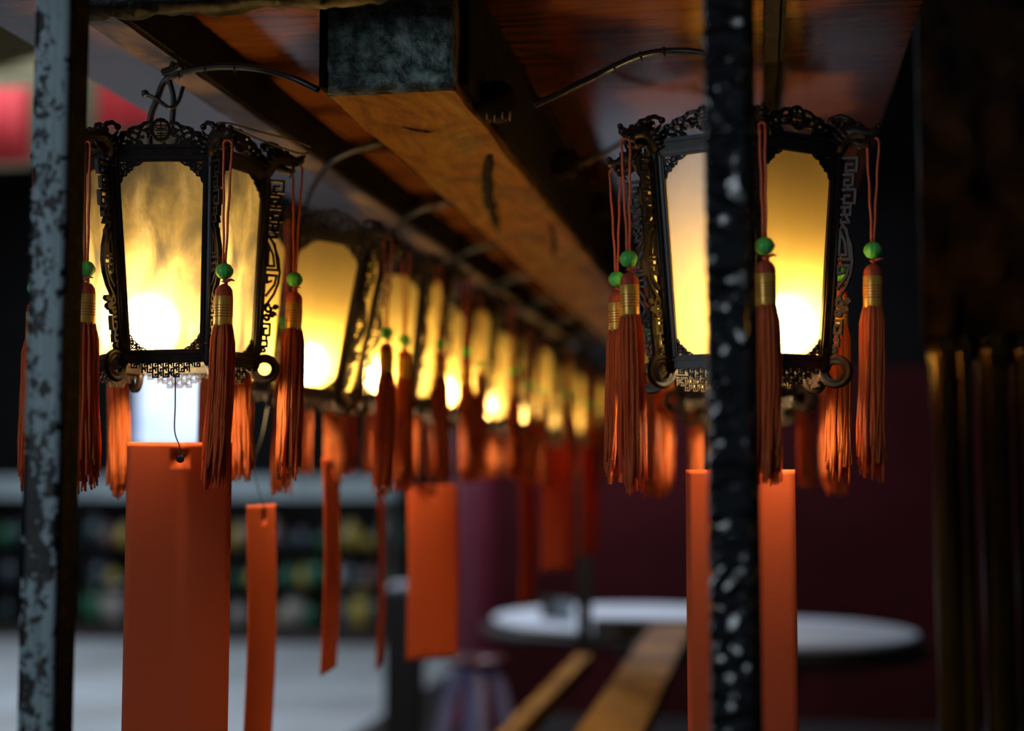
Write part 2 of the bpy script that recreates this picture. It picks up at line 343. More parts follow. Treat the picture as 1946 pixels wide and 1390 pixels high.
# hexagonal rails
def hexrail(r, z, h, w, spokes):
    mb = MB(); P = [Vector((r * math.cos(R(60 * k)), r * math.sin(R(60 * k)), z)) for k in range(6)]
    for k in range(6): mb.bar(P[k], P[(k + 1) % 6], w, h, Vector((0, 0, 1))); mb.bar(P[k] + Vector((0, 0, h * .55)), P[(k + 1) % 6] + Vector((0, 0, h * .55)), w * 1.5, h * .25, Vector((0, 0, 1)))
    if spokes:
        for k in range(0, 6, 2 if spokes == 1 else 1): mb.bar(P[k], (0, 0, z), .004, .004, Vector((0, 0, 1)))
        mb.tube([(0, 0, z - .003), (0, 0, z + .004)], .012, 12)
    return mb
ME['toprail'] = hexrail(RT - .001, HL, .009, .007, 1).mesh('top_rail', 'frame')
ME['botrail'] = hexrail(RB - .001, 0, .008, .007, 0).mesh('bottom_rail', 'frame')
mb = MB(); mb.tube([(0, 0, HL), (0, 0, HL + .028)], .0022, 8); mb.tube([(x, 0, z) for x, z in arc(0, HL + .035, .008, -90, 240, 16)], .0022, 8); ME['hook'] = mb.mesh('hanging_hook', 'wire')
mb = MB(); mb.lathe([(.004, -.024), (.014, -.021), (.022, -.012), (.0245, 0), (.022, .011), (.014, .019), (.010, .024)], 18); ME['bulb'] = mb.mesh('bulb', 'bulb')
mb = MB(); mb.lathe([(.010, .022), (.013, .024), (.013, .046), (.008, .050), (.003, .054)], 16); mb.tube([(0, 0, .05), (0, 0, .10)], .0025, 8); ME['socket'] = mb.mesh('bulb_socket', 'cable')

def make_lantern(loc, phi, label, lean=0, leany=0, cloud=(), bulb=(0, 0), group='palace lanterns'):
    """loc is the middle of the bottom rail"""
    root = thing('palace_lantern', loc, label, 'lantern', group)
    root.rotation_euler = (R(leany), R(lean), 0)
    RZ = Matrix.Rotation(R(phi), 4, 'Z')
    place('top_rail', ME['toprail'], root, RZ); place('bottom_rail', ME['botrail'], root, RZ)
    noses = []
    for k in range(6):
        a = R(phi + 60 * k)
        c = Vector((RB * math.cos(a), RB * math.sin(a), 0)); tpt = Vector((RT * math.cos(a), RT * math.sin(a), HL))
        z = (tpt - c).normalized(); x = Vector((math.cos(a), math.sin(a), 0)); x = (x - z * x.dot(z)).normalized(); y = z.cross(x)
        mt = Matrix.Translation(c) @ Matrix((x, y, z)).transposed().to_4x4()
        p = place('corner_post', ME['post'], root, mt)
        place('fret_wing', ME['wing'], p); place('dragon_finial', ME['dragon'], p); place('pierced_coin', ME['coin'], p)
        noses.append((Matrix.LocRotScale(Vector(loc), root.rotation_euler, None) @ mt @ Vector((.0335, 0, LP + .004)), (phi + 60 * k) % 360))
        am = a + R(30); nrm = Vector((math.cos(am), math.sin(am), 0)); tx = Vector((-math.sin(am), math.cos(am), 0))
        b0 = nrm * RB * AP; t0 = nrm * RT * AP + Vector((0, 0, HL)); fz = (t0 - b0).normalized(); fy = fz.cross(tx)
        fm = Matrix.Translation(b0) @ Matrix((tx, fy, fz)).transposed().to_4x4()
        pn = place('glass_pane', ME['panecloud' if k in cloud else 'pane'], root, fm)
        place('pane_frame', ME['paneframe'], pn); [place('corner_tracery', q, pn) for q in BR]
        vm = Matrix((tx, nrm * -1, Vector((0, 0, 1)))).transposed().to_4x4()
        place('crest_board', ME['crest'], root, Matrix.Translation(t0 + Vector((0, 0, .006))) @ vm)
        place('key_fret_fringe', ME['fringe'], root, Matrix.Translation(b0 - Vector((0, 0, .004))) @ vm)
    place('hanging_hook', ME['hook'], root)
    bl = Matrix.Translation((bulb[0], bulb[1], .038))
    s_ = place('bulb_socket', ME['socket'], root, bl); place('bulb', ME['bulb'], s_)
    return root, noses

# ------------------------------------------------------------------ tassels
def skirt_mesh(seed, L=.150, n=190):
    rnd = random.Random(seed); mb = MB()
    sway = rnd.uniform(-.006, .006), rnd.uniform(-.004, .004)
    for i in range(n):
        ring = rnd.random() ** .45; a = rnd.uniform(0, 2 * PI); r0 = .0098 * ring
        l = L * (rnd.uniform(.86, 1.0) if rnd.random() < .8 else rnd.uniform(.95, 1.09)) * (1 - .03 * (1 - ring))
        sp = rnd.uniform(.92, 1.16); ph = rnd.uniform(0, 6); cl = math.floor(a / 1.05) * 1.05 + .5; pts = []
        m_ = 9
        for j in range(m_ + 1):
            t = j / m_; rr = r0 * (.86 + .34 * math.sin(min(t * 7, 1) * PI / 2)) * (1 + (sp - 1) * t)
            aa = a + (cl - a) * .35 * t * t; j2 = .0009 * t
            pts.append((rr * math.cos(aa) + sway[0] * t * t + j2 * math.sin(ph + t * 9), rr * math.sin(aa) + sway[1] * t * t + j2 * math.cos(ph * 1.7 + t * 8), -l * t))
        mb.tube(pts, .0012, 4)
    return mb.mesh('strand_skirt', 'strand')
ME['skirt'] = [skirt_mesh(s, l) for s, l in ((1, .150), (2, .146), (3, .154), (4, .148), (5, .151))]
mb = MB(); mb.lathe([(.0025, -.0078), (.0058, -.0062), (.0082, -.0025), (.0088, 0), (.0082, .0025), (.0058, .0062), (.0025, .0078)], 32, flute=.07, fk=10); ME['bead'] = mb.mesh('bead', 'bead')
mb = MB(); mb.lathe([(.0015, 0), (.0055, -.002), (.0082, -.006), (.0088, -.011), (.0088, -.0125)], 20)
mb.tube([(0, 0, .001), (.001, 0, .003), (0, 0, .006)], [.004, .0025, .0015], 8); mb.tube([(.002, -.002, .003), (.007, -.004, .004), (.010, -.003, .003)], [.0018, .0012, .0006], 6); ME['cap'] = mb.mesh('thread_cap', 'cap')
mb = MB(); mb.lathe([(.0087, -.012), (.0091, -.013), (.0090, -.027), (.0089, -.041), (.0086, -.042)], 24); ME['band'] = mb.mesh('gold_band', 'gold')
mb = MB()
for i in range(5): mb.lathe([(.0088, -.0215 - i * .0027 + .0006), (.0095, -.0215 - i * .0027), (.0088, -.0215 - i * .0027 - .0006)], 20)
ME['rings'] = mb.mesh('thread_rings', 'cap')
CORDS = {}
def cord_mesh(L, gap):
    key = (round(L, 3), round(gap, 3))
    if key not in CORDS:
        mb = MB(); tw = 14
        for s in (-1, 1):
            mb.tube([(s * gap * (1 - i / tw) ** 1.2 * .5 + s * .0011 + .0003 * math.sin(i * 1.3), s * .0006, -L * i / tw) for i in range(tw + 1)], .00125, 6)
        mb.tube([(x, 0, z) for x, z in arc(0, 0, gap * .5 + .0011, 0, 180, 8)], .00125, 6)
        CORDS[key] = mb.mesh('cord', 'cord')
    return CORDS[key]
ntas = 0
def make_tassel(p, label, group, L=.128, gap=.006, rz=0, tilt=0):
    global ntas
    t = thing('tassel', p, label, 'tassel', group, rz)
    t.rotation_euler = (tilt * .4, tilt, rz)
    place('cord', cord_mesh(L - .007, gap), t)
    place('bead', ME['bead'], t, Matrix.Translation((0, 0, -L)))
    c = place('thread_cap', ME['cap'], t, Matrix.Translation((0, 0, -L - .0125)))
    b_ = place('gold_band', ME['band'], t, Matrix.Translation((0, 0, -L - .0125)))
    place('thread_rings', ME['rings'], b_)
    place('strand_skirt', ME['skirt'][ntas % 5], t, Matrix.Translation((0, 0, -L - .0525)) @ Matrix.Rotation(ntas * 1.3, 4, 'Z'))
    ntas += 1
    return t

# ------------------------------------------------------------------ the two rows
ZB = at(322, 682, 1.40 - .073).z          # bottom rail height of the first lantern
print('bottom rail z', ZB)
XL, XR = -.600, -.012
left = []
GL = 'palace lanterns hanging in the long row'
spec = [  # X, Y, dz, phi, lean, leany, cloud, bulb, label
    (-.606, 1.400, 0, 17.8, -2.0, 0, (3, 4, 5), (-.010, -.036), 'nearest palace lantern of the long row, cloudy glowing front pane, beside the grey upright'),
    (-.600, 1.82, -.004, 34, 7.5, 0, (), (.022, -.032), 'second palace lantern of the long row, tilted, behind the nearest lantern'),
    (-.600, 2.24, .006, 22, 3, 0, (), (-.01, -.02), 'third palace lantern of the long row, softly blurred'),
    (-.600, 2.66, .004, 14, 2, 0, (), (.01, -.02), 'fourth palace lantern of the long row, blurred, above the broad hanging tag'),
    (-.600, 3.08, 0, 28, 3, 0, (), (-.01, .025), 'fifth palace lantern of the long row, out of focus'),
    (-.600, 3.50, 0, 8, 1, 0, (), (-.01, .025), 'sixth palace lantern of the long row, out of focus'),
    (-.600, 3.92, 0, 20, 1, 0, (), (-.01, .025), 'seventh palace lantern of the long row, a dim amber blur'),
    (-.600, 4.34, 0, 35, 0, 0, (), (-.01, .025), 'eighth palace lantern of the long row, a faint amber blur'),
    (-.600, 4.76, 0, 10, 0, 0, (), (-.01, .025), 'farthest palace lantern of the long row, the faintest amber blur')]
for i, (X, Y, dz, phi, lean, ly, cl, bl, lab) in enumerate(spec):
    # lantern hangs from its top, so a lean swings the bottom sideways
    left.append(make_lantern((X - math.sin(R(lean)) * HL * .5, Y, ZB + dz), phi, lab, lean, ly, cl, bl, GL))
ZR = at(1520, 688, 1.40 - .073).z
right = []
GR = 'palace lanterns hanging behind the black crusted upright'
for i, (X, Y, phi, bl, lab) in enumerate((
    (-.016, 1.395, 40, (.036, -.026), 'near palace lantern split by the black crusted upright, right pane glowing white'),
    (-.020, 1.90, 24, (0, 0), 'second palace lantern behind the black upright, only coins and tassels showing'),
    (-.014, 2.36, 12, (0, 0), 'third palace lantern behind the black upright, hidden but for blurred tassels'))):
    right.append(make_lantern((X, Y, ZR), phi, lab, 0, 0, (), bl, GR))

ordn = ['nearest', 'second', 'third', 'fourth', 'fifth', 'sixth', 'seventh', 'eighth', 'farthest']
def corner_words(ang):
    # ang is the bearing of the corner round the lantern: 270 faces the camera
    names = {0: 'right', 60: 'back right', 120: 'back left', 180: 'left', 240: 'front left', 300: 'front right', 270: 'front', 90: 'back', 30: 'back right', 330: 'front right', 210: 'front left', 150: 'back left'}
    best = min(names, key=lambda k: abs((ang - k + 180) % 360 - 180)); return names[best]
rnd = random.Random(3)
for i, (root, noses) in enumerate(left):
    for k, (p, ang) in enumerate(noses):
        L = .121 + rnd.uniform(-.006, .006)
        w = corner_words(ang)
        if i < 3:
            lab = f'orange tassel on the {w} corner of the {ordn[i]} lantern of the long row'; g = f'tassels of the {ordn[i]} lantern in the long row'
        elif i < 5:
            lab = f'blurred orange tassel on the {w} corner of the {ordn[i]} lantern of the long row'; g = f'tassels of the {ordn[i]} lantern in the long row'
        else:
            lab = 'out of focus orange tassel among the far lanterns at the end of the long row'; g = 'blurred tassels at the far end of the long row'
        make_tassel(p, lab, g, L, rnd.choice((.003, .006, .009)), rnd.uniform(-.4, .6), rnd.uniform(-.03, .03))
for i, (root, noses) in enumerate(right):
    for k, (p, ang) in enumerate(noses):
        w = corner_words(ang); L = (.106 if i == 0 else .124) + rnd.uniform(-.005, .005)
        if i == 0: lab = f'orange tassel on the {w} corner of the lantern behind the black upright'
        elif i == 1: lab = f'soft orange tassel on the {w} corner of the second lantern behind the black upright'
        else: lab = 'blurred orange tassel of the farthest lantern in line behind the black upright'
        make_tassel(p, lab, 'tassels of the lanterns behind the black upright', L, rnd.choice((.003, .006, .009)), rnd.uniform(-.3, .3), rnd.uniform(-.02, .02))

# ------------------------------------------------------------------ the rack: board, beam, rails, uprights
ZBEAM = at(735, 177, 1.34).z; ZBOARD = ZC + .50
print('beam z', ZBEAM - ZC)
hb = ZBEAM - ZC
BX0, BX1 = -1.104 * hb, -.765 * hb
Y0B = 1.33
def onz(px, py, z):
    d = at(px, py, 1.0) - Vector((0, 0, ZC)); return (Vector((0, 0, ZC)) + d * ((z - ZC) / d.z))
mb = MB(); mb.box(onz(170, 150, ZBOARD).x, onz(1688, 190, ZBOARD).x, .6, 5.25, ZBOARD, ZBOARD + .02)
board = build(mb, 'lacquered_board', 'board'); tag(board, 'wide varnished brown board overhead, glossy and mirroring the lanterns', 'board')
# beam with worn arrises
mb = MB(); ny = 90; nx = 8; vs = []; fs = []
sect = []
hz = ZBOARD - ZBEAM - .001
for i in range(nx + 1): sect.append((BX0 + (BX1 - BX0) * i / nx, 0, 'b'))
for i in range(1, nx + 1): sect.append((BX1, hz * i / nx, 's'))
for i in range(1, nx + 1): sect.append((BX1 - (BX1 - BX0) * i / nx, hz, 't'))
for i in range(1, nx): sect.append((BX0, hz * (1 - i / nx), 's'))
ns = len(sect)
for j in range(ny + 1):
    y = Y0B + (5.1 - Y0B) * (j / ny) ** 1.4
    for (x, z, k) in sect:
        d = noise.noise(Vector((x * 30, y * 9, z * 30))) * .0022 + noise.noise(Vector((x * 90, y * 40, z * 90))) * .0008
        vs.append((x + d, y, ZBEAM + min(z + d, hz)))
for j in range(ny):
    for k in range(ns): fs.append((j * ns + k, j * ns + (k + 1) % ns, (j + 1) * ns + (k + 1) % ns, (j + 1) * ns + k))
fs.append(tuple(ny * ns + k for k in range(ns)))
mb.add(vs, fs, False)
beam = thing('beam', (0, 0, 0), 'heavy amber varnished wooden beam running away between the lantern rows', 'beam')
build(mb, 'beam_body', 'beam', beam)
# its crusted end cap
mb = MB(); g = 26; vs = []; fs = []
for i in range(g + 1):
    for j in range(g + 1):
        x = BX0 - .002 + (BX1 - BX0 + .004) * i / g; z = -.002 + (hz + .002) * j / g
        d = noise.noise(Vector((x * 120, z * 120, 3))) * .003 + noise.noise(Vector((x * 45, z * 45, 9))) * .003
        e_ = min(i, g - i, j, g - j); d2 = .004 if e_ > 0 else -.006
        vs.append((x + d * .3, Y0B - d2 - d, ZBEAM + z))
for i in range(g):
    for j in range(g): a = i * (g + 1) + j; fs.append((a, a + g + 1, a + g + 2, a + 1))
mb.add(vs, fs, True)
o = build(mb, 'end_cap', 'beampaint', beam); o['label'] = 'grey green crusted end of the beam'
# dark edge straps along the sides (charred side faces)
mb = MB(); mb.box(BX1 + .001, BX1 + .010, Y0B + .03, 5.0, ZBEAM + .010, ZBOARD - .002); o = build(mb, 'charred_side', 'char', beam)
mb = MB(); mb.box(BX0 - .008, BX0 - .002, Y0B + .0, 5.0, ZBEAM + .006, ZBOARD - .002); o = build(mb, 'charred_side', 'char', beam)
# crack, drip and knot on its underside
def crack(pts, w, name):
    mb = MB(); vs = []
    P = []
    for (px, py, ww) in pts:
        d = at(px, py, 1.0) - Vector((0, 0, ZC)); t = (ZBEAM - ZC) / d.z; P.append((Vector((0, 0, ZC)) + d * t, ww * w))
    Q = []
    for (a, wa), (b_, wb) in zip(P, P[1:]):
        for i in range(5): Q.append((a.lerp(b_, i / 5) + Vector((rnd.uniform(-.0012, .0012), 0, -.0006)), (wa + (wb - wa) * i / 5) * rnd.uniform(.7, 1.2)))
    Q.append((P[-1][0] + Vector((0, 0, -.0006)), P[-1][1]))
    mb.tube([q[0] for q in Q], [max(q[1], .0006) for q in Q], 6)
    for v_ in mb.v: v_.z = ZBEAM + (v_.z - ZBEAM) * .35 - .0006
    return build(mb, name, 'char', beam)
crack([(932, 292, .7), (925, 330, 1.1), (928, 380, 1.4), (938, 410, 1.2), (946, 442, .4)], .0065, 'crack')
crack([(1048, 425, .5), (1052, 455, .8), (1053, 488, .4)], .005, 'crack')
crack([(765, 240, .3), (785, 246, 1.2), (815, 250, 1.2), (835, 246, .3)], .0022, 'knot')
# rails carrying the rows
def rail(x0, x1, z0, name, label, matn='rail'):
    mb = MB(); n = 120; vs = []; fs = []
    for j in range(n + 1):
        y = .7 + 4.4 * j / n; d = [noise.noise(Vector((k * 7.7, y * 22, 1))) * .0018 for k in range(4)]
        vs += [(x0 + d[0], y, z0 + d[1]), (x1 + d[2], y, z0 + d[3]), (x1, y, ZBOARD - .001), (x0, y, ZBOARD - .001)]
    for j in range(n):
        for k in range(4): fs.append((j * 4 + k, j * 4 + (k + 1) % 4, (j + 1) * 4 + (k + 1) % 4, (j + 1) * 4 + k))
    fs += [(0, 3, 2, 1), (n * 4, n * 4 + 1, n * 4 + 2, n * 4 + 3)]
    mb.add(vs, fs); root = thing(name, (0, 0, 0), label, 'rail'); build(mb, 'underside', matn, root)
    mb = MB(); mb.box(x1 + .0022, x1 + .006, .72, 5.08, z0 + .003, ZBOARD - .001); build(mb, 'shaded_side', 'char', root); return root  # near-black strip: shade of the batten's side put into its colour
hr = .442
rail(onz(300, 135, ZC + hr).x, onz(345, 122, ZC + hr).x, ZC + hr, 'batten', 'narrow dark batten under the varnished board, above the long lantern row')
rail(.012, .026, ZC + hr, 'batten', 'narrow dark batten under the board behind the black crusted upright', 'char')
# crossbar with a black crust along the top of the picture
mb = MB(); n = 90; vs = []; fs = []; m_ = 10
pa = at(360, 22, 1.22); zc_ = pa.z
for j in range(n + 1):
    x = -.62 + .78 * j / n
    for k in range(m_):
        a = 2 * PI * k / m_; r = .022 + .006 * noise.noise(Vector((x * 30, k * 1.1, 0))) + .004 * noise.noise(Vector((x * 110, k * 2.3, 4)))
        if math.sin(a) < 0 and x > -.28: r *= .75
        vs.append((x, 1.22 + r * math.cos(a) * .8, zc_ + .020 + r * math.sin(a)))
for j in range(n):
    for k in range(m_): fs.append((j * m_ + k, j * m_ + (k + 1) % m_, (j + 1) * m_ + (k + 1) % m_, (j + 1) * m_ + k))
fs += [tuple(range(m_)), tuple(n * m_ + k for k in range(m_))]
mb.add(vs, fs, True)
tag(build(mb, 'crossbar', 'soot'), 'black crusted crossbar along the very top between the uprights', 'bar')
# uprights
def upright(cx, cy, w, amp, fx, material, ridged=False, z0=0.0, z1=None, n=24, nz=700, dp=None):
    z1 = z1 or ZBOARD + .15; dp = dp or w; mb = MB(); vs = []; fs = []; prof = []; e = .08
    per = 4 * n
    for i in range(per):
        s, t = divmod(i, n); t /= n
        p = [(-1 + 2 * t, -1), (1, -1 + 2 * t), (1 - 2 * t, 1), (-1, 1 - 2 * t)][s]
        prof.append(Vector((p[0] * w / 2, p[1] * dp / 2, 0)))
    lo, hi = ZC - .45, z1
    for j in range(nz + 1):
        z = lo + (hi - lo) * j / nz
        for p in prof:
            q = Vector(((p.x + cx) * fx * .65, (p.y + cy) * fx, z * fx * 1.25)); q += noise.noise_vector(q * .5) * (1.1 if ridged else 0)
            if ridged:
                d = (.5 - abs(noise.noise(q)) * 2.0) * amp * .9 + (.3 - abs(noise.noise(q * 2.1))) * amp * .45
            else: d = noise.noise(q) * amp
            nrm = p.normalized(); vs.append((cx + p.x + nrm.x * d, cy + p.y + nrm.y * d, z))
    for j in range(nz):
        for k in range(per): fs.append((j * per + k, j * per + (k + 1) % per, (j + 1) * per + (k + 1) % per, (j + 1) * per + k))
    o = len(vs); vs += [(cx + sx * w / 2, cy + sy * dp / 2, z0) for sx, sy in ((-1, -1), (1, -1), (1, 1), (-1, 1))]
    vs += [(cx + sx * w / 2, cy + sy * dp / 2, lo + .01) for sx, sy in ((-1, -1), (1, -1), (1, 1), (-1, 1))]
    fs += [(o, o + 1, o + 5, o + 4), (o + 1, o + 2, o + 6, o + 5), (o + 2, o + 3, o + 7, o + 6), (o + 3, o, o + 4, o + 7)]
    mb.add(vs, fs, True); return mb
pL = at(97, 695, 1.07)
g_ = thing('upright_post', (0, 0, 0), 'square upright with flaking grey blue paint standing before the nearest lantern', 'post')
build(upright(pL.x + .0005, 1.072, .0300, .0006, 60, 'flake', n=6, nz=200), 'painted_post', 'flake', g_)
mb = MB(); mb.box(pL.x + .0145, pL.x + .0168, 1.06, 1.089, 0, ZBOARD + .15); build(mb, 'speckled_side_strip', 'blackrough', g_)  # near-black strip with ochre speckle on the side face
pR = at(1382, 695, .985)
tag(build(upright(pR.x, 1.0, .0268, .0030, 70, 'tar', ridged=True), 'upright_post', 'tar'), 'black upright covered in a wrinkled glossy crust, cutting across a lantern', 'post')
mb = MB(); p2 = at(1436, 695, 1.06); mb.box(p2.x - .010, p2.x + .002, 1.055, 1.062, 0, ZBOARD)
tag(build(mb, 'metal_strip', 'blackrough'), 'thin dark metal strip standing just behind the black crusted upright', 'strip')
pF = at(1111, 1100, 4.5); mb = MB(); mb.box(pF.x - .020, pF.x + .020, 4.48, 4.52, ZC - .53, ZBOARD); mb.box(pF.x - .03, pF.x + .03, 4.47, 4.53, ZC - .54, ZC - .50)
tag(build(mb, 'upright_post', 'soot'), 'thin blurred black upright at the far end above the ochre timbers', 'post')

# ------------------------------------------------------------------ cables, hooks, ties
def smooth_path(pts, n=8):
    P = [Vector(p) for p in pts]; out = []
    for i in range(len(P) - 1):
        a, b_, c, d = P[max(i - 1, 0)], P[i], P[i + 1], P[min(i + 2, len(P) - 1)]
        for k in range(n):
            t = k / n; out.append(.5 * ((2 * b_) + (c - a) * t + (2 * a - 5 * b_ + 4 * c - d) * t * t + (3 * b_ - a - 3 * c + d) * t ** 3))
    out.append(P[-1]); return out
def cable(pts, r, label, name='cable', group=None, ties=True):
    root = thing(name, pts[0], label, 'cable', group); inv = Matrix.Translation(-Vector(pts[0]))
    sp = smooth_path(pts); mb = MB(); mb.tube([inv @ p for p in sp], r, 10); build(mb, 'cable_sheath', 'cable', root)
    if ties:
        for f_ in (.34, .45, .56):
            k = int(len(sp) * f_); d = (sp[k + 1] - sp[k - 1]).normalized(); mb = MB(); c = inv @ sp[k]
            mb.tube([c - d * .0012, c + d * .0012], r * 1.32, 10); mb.tube([c + Vector((0, -r, -r * .6)), c + Vector((.002, -r * 1.2, -r * 2.4))], [.0012, .0004], 5); build(mb, 'cable_tie', 'cable', root)
    return root
def P_(px, py, Y): return tuple(at(px, py, Y))
hl = left[0][0].location
cable([P_(606, 172, 1.36), P_(560, 150, 1.36), P_(500, 132, 1.37), P_(430, 126, 1.38), P_(370, 132, 1.39), P_(318, 150, 1.40), P_(298, 190, 1.40), P_(284, 235, 1.40), P_(286, 300, 1.40)], .0036,
      'thick black tied cable arching from the beam down into the nearest lantern', ties=True)
mb = MB(); sp = smooth_path([P_(330, 118, 1.40), P_(322, 150, 1.40), P_(330, 190, 1.40), P_(325, 255, 1.40)]); mb.tube(sp, .0032, 8)
sp = smooth_path([P_(348, 165, 1.40), P_(338, 195, 1.395), P_(322, 205, 1.39), P_(300, 190, 1.385), P_(276, 178, 1.385)]); mb.tube(sp, .0022, 8); mb.ball(P_(276, 178, 1.385), .0042, 8)
sp = smooth_path([P_(312, 138, 1.40), P_(330, 132, 1.395), P_(345, 124, 1.39)]); mb.tube(sp, .005, 8)
tag(build(mb, 'hanger_hook', 'cable'), 'black hook and ring holding the nearest lantern below the batten', 'hook')
for i in range(1, 9):
    X, Y = spec[i][0], spec[i][1]; zt = ZB + HL
    cable([(BX0 - .004, Y - .02, ZBEAM + .02), (BX0 - .05, Y - .03, ZBEAM + .055), (X + .10, Y - .02, ZBEAM + .060), (X + .04, Y, ZBEAM + .045), (X + .005, Y, zt + .05), (X, Y, zt)], .0034,
          f'black cable arching from the beam to the {ordn[i]} lantern of the long row' if i < 4 else 'blurred black cable from the beam to one of the far lanterns', group='lamp cables of the long row', ties=i < 3)
cable([P_(1015, 200, 1.42), P_(1060, 180, 1.42), P_(1140, 140, 1.42), P_(1210, 108, 1.42), P_(1270, 97, 1.42), P_(1345, 104, 1.41), P_(1400, 150, 1.40), (-.014, 1.395, ZR + HL)], .0034, 'black cable rising from the beam to the lantern behind the black upright')
cable([P_(1095, 318, 1.93), P_(1150, 290, 1.93), P_(1215, 255, 1.92), P_(1300, 240, 1.92), P_(1380, 250, 1.92), (-.02, 1.93, ZR + HL)], .0034, 'black cable from the beam to the second lantern behind the black upright')
for i, (px, py, Y) in enumerate(((1000, 190, 1.44), (1078, 312, 1.95), (1135, 395, 2.45))):
    c = at(px, py, Y); root = thing('cable_gland', (BX1 + .004, Y, c.z), ['nearest lumpy black cable gland on the beam side', 'second lumpy black cable gland along the beam side', 'farthest lumpy black cable gland along the beam side'][i], 'gland', 'cable glands on the beam')
    mb = MB(); prof = [(.002, -.022), (.016, -.020), (.024, -.008), (.022, .010), (.014, .018), (.003, .021)]
    mb.lathe(prof, 16)
    for k, v_ in enumerate(mb.v): mb.v[k] = Vector((v_.x * .9 + .018, v_.y, v_.z)) * (1 + .12 * noise.noise(v_ * 90))
    build(mb, 'gland_body', 'char', root)
    mb = MB()
    for k in range(4): mb.tube([(.012 + k * .008, -.016, -.016), (.012 + k * .008, -.016, -.023 - .003 * (k % 2))], [.0016, .0008], 6)
    build(mb, 'resin_drips', 'brasswire', root)
# brass wire stays between dragon heads of the nearest lantern
for j, pts in enumerate(([P_(398, 262, 1.33), P_(408, 238, 1.325), P_(432, 234, 1.33), P_(500, 252, 1.36), P_(560, 268, 1.39), P_(590, 280, 1.40)], [P_(436, 240, 1.33), P_(500, 268, 1.35), P_(570, 292, 1.375), P_(590, 288, 1.39)])):
    mb = MB(); mb.tube(smooth_path(pts), .0011, 6); tag(build(mb, 'wire_stay', 'brasswire'), ['upper', 'lower'][j] + ' thin brass wire strung between two dragon heads of the nearest lantern', 'wire')

# ------------------------------------------------------------------ hanging paper tags
def make_tag(top, rz, label, wire_to, w=.105, h=.300, curve=.006, roll=0, text=False, twist=0):
    root = thing('paper_tag', top, label, 'tag', 'orange paper tags hanging under the lanterns', rz)
    root.rotation_euler = (0, roll, rz)
    hs = .017
    def V(x, z):
        a = twist * (-z / h) ** 1.3; y = curve * ((x / (w / 2)) ** 2 - .3) * (1 if x > 0 else .35) + .004 * math.sin(z * 11)
        return (x * math.cos(a) - y * math.sin(a), x * math.sin(a) + y * math.cos(a), z)
    xs = [-w / 2 + (w / 2 - .012) * i / 6 for i in range(6)] + [-.012, -.006, 0, .006, .012] + [.012 + (w / 2 - .012) * i / 6 for i in range(1, 7)]
    zs = [0, -.005, -.011, -.017, -.023, -.029] + [-.029 - (h - .029) * j / 26 for j in range(1, 27)]
    bm = bmesh.new(); gv = [[bm.verts.new(V(x, z)) for x in xs] for z in zs]
    for j in range(len(zs) - 1):
        for i in range(len(xs) - 1):
            if 1 <= j < 5 and 6 <= i < 10: continue
            bm.faces.new((gv[j][i], gv[j + 1][i], gv[j + 1][i + 1], gv[j][i + 1]))
    ring = [(1, 6 + k) for k in range(4)] + [(1 + k, 10) for k in range(4)] + [(5, 10 - k) for k in range(4)] + [(5 - k, 6) for k in range(4)]
    inner = []
    for (j, i) in ring:
        d = Vector((xs[i], zs[j] + hs)).normalized() * .0042; inner.append(bm.verts.new(V(d.x, d.y - hs)))
    for k in range(16):
        k2 = (k + 1) % 16; bm.faces.new((gv[ring[k][0]][ring[k][1]], gv[ring[k2][0]][ring[k2][1]], inner[k2], inner[k]))
    bmesh.ops.recalc_face_normals(bm, faces=bm.faces)
    for f_ in bm.faces: f_.smooth = True
    me = bpy.data.meshes.new('paper_sheet'); bm.to_mesh(me); bm.free(); me.materials.append(M['paper'])
    o = place('paper_sheet', me, root); md = o.modifiers.new('thickness', 'SOLIDIFY'); md.thickness = .0005
    mb = MB(); inv = root.matrix_basis.inverted() if False else Matrix.LocRotScale(Vector(top), root.rotation_euler, None).inverted()
    wp = [Vector(q) for q in wire_to]; pts = [inv @ q for q in wp] + [Vector((-.001, -.003, -.004)), Vector((0, -.003, -.013)), Vector((.001, .0, -hs + .001)), Vector((.001, .003, -.012))]
    mb.tube(smooth_path(pts, 6), .0007, 6); build(mb, 'wire_hook', 'wire', root)
    if text:
        mb = MB()
        for k in range(12):
            z = -h + .035 + k * .0035; mb.line([(-.030, z), (-.026 + .002 * (k % 3), z)], .0012, .0004)
            mb.line([(-.029, z), (-.029, z + .002)], .0008, .0004)
        for v_ in mb.v: q = V(v_.x, v_.z); v_.x, v_.y, v_.z = q[0], q[1] - .001, q[2]
        build(mb, 'printed_line', 'ink', root)
    return root
def look(px): return YAW - math.atan((px - 973) / F)
make_tag(at(343, 841, 1.375), look(343) + R(2), 'broad orange paper tag hanging under the nearest lantern of the long row', [P_(333, 712, 1.33), P_(333, 770, 1.35), P_(332, 820, 1.365)], curve=.010)
make_tag(at(499, 959, 1.72), look(499) + R(68), 'narrow looking orange tag turned nearly edge on, on a long curved wire', [P_(508, 775, 1.78), P_(497, 830, 1.75), P_(482, 880, 1.73), P_(488, 920, 1.72)], curve=.004, w=.10, h=.33)
make_tag(at(630, 872, 1.93), look(628) + R(77), 'thin edge-on orange tag with a small printed line at its foot', [P_(640, 775, 1.95), P_(634, 840, 1.93)], curve=.002, text=True, h=.295)
make_tag(at(724, 925, 2.25), look(724) + R(83), 'thinnest orange tag hanging edge on beside the dark bollard', [P_(735, 800, 2.25), P_(726, 880, 2.25)], curve=.002, h=.29, w=.10)
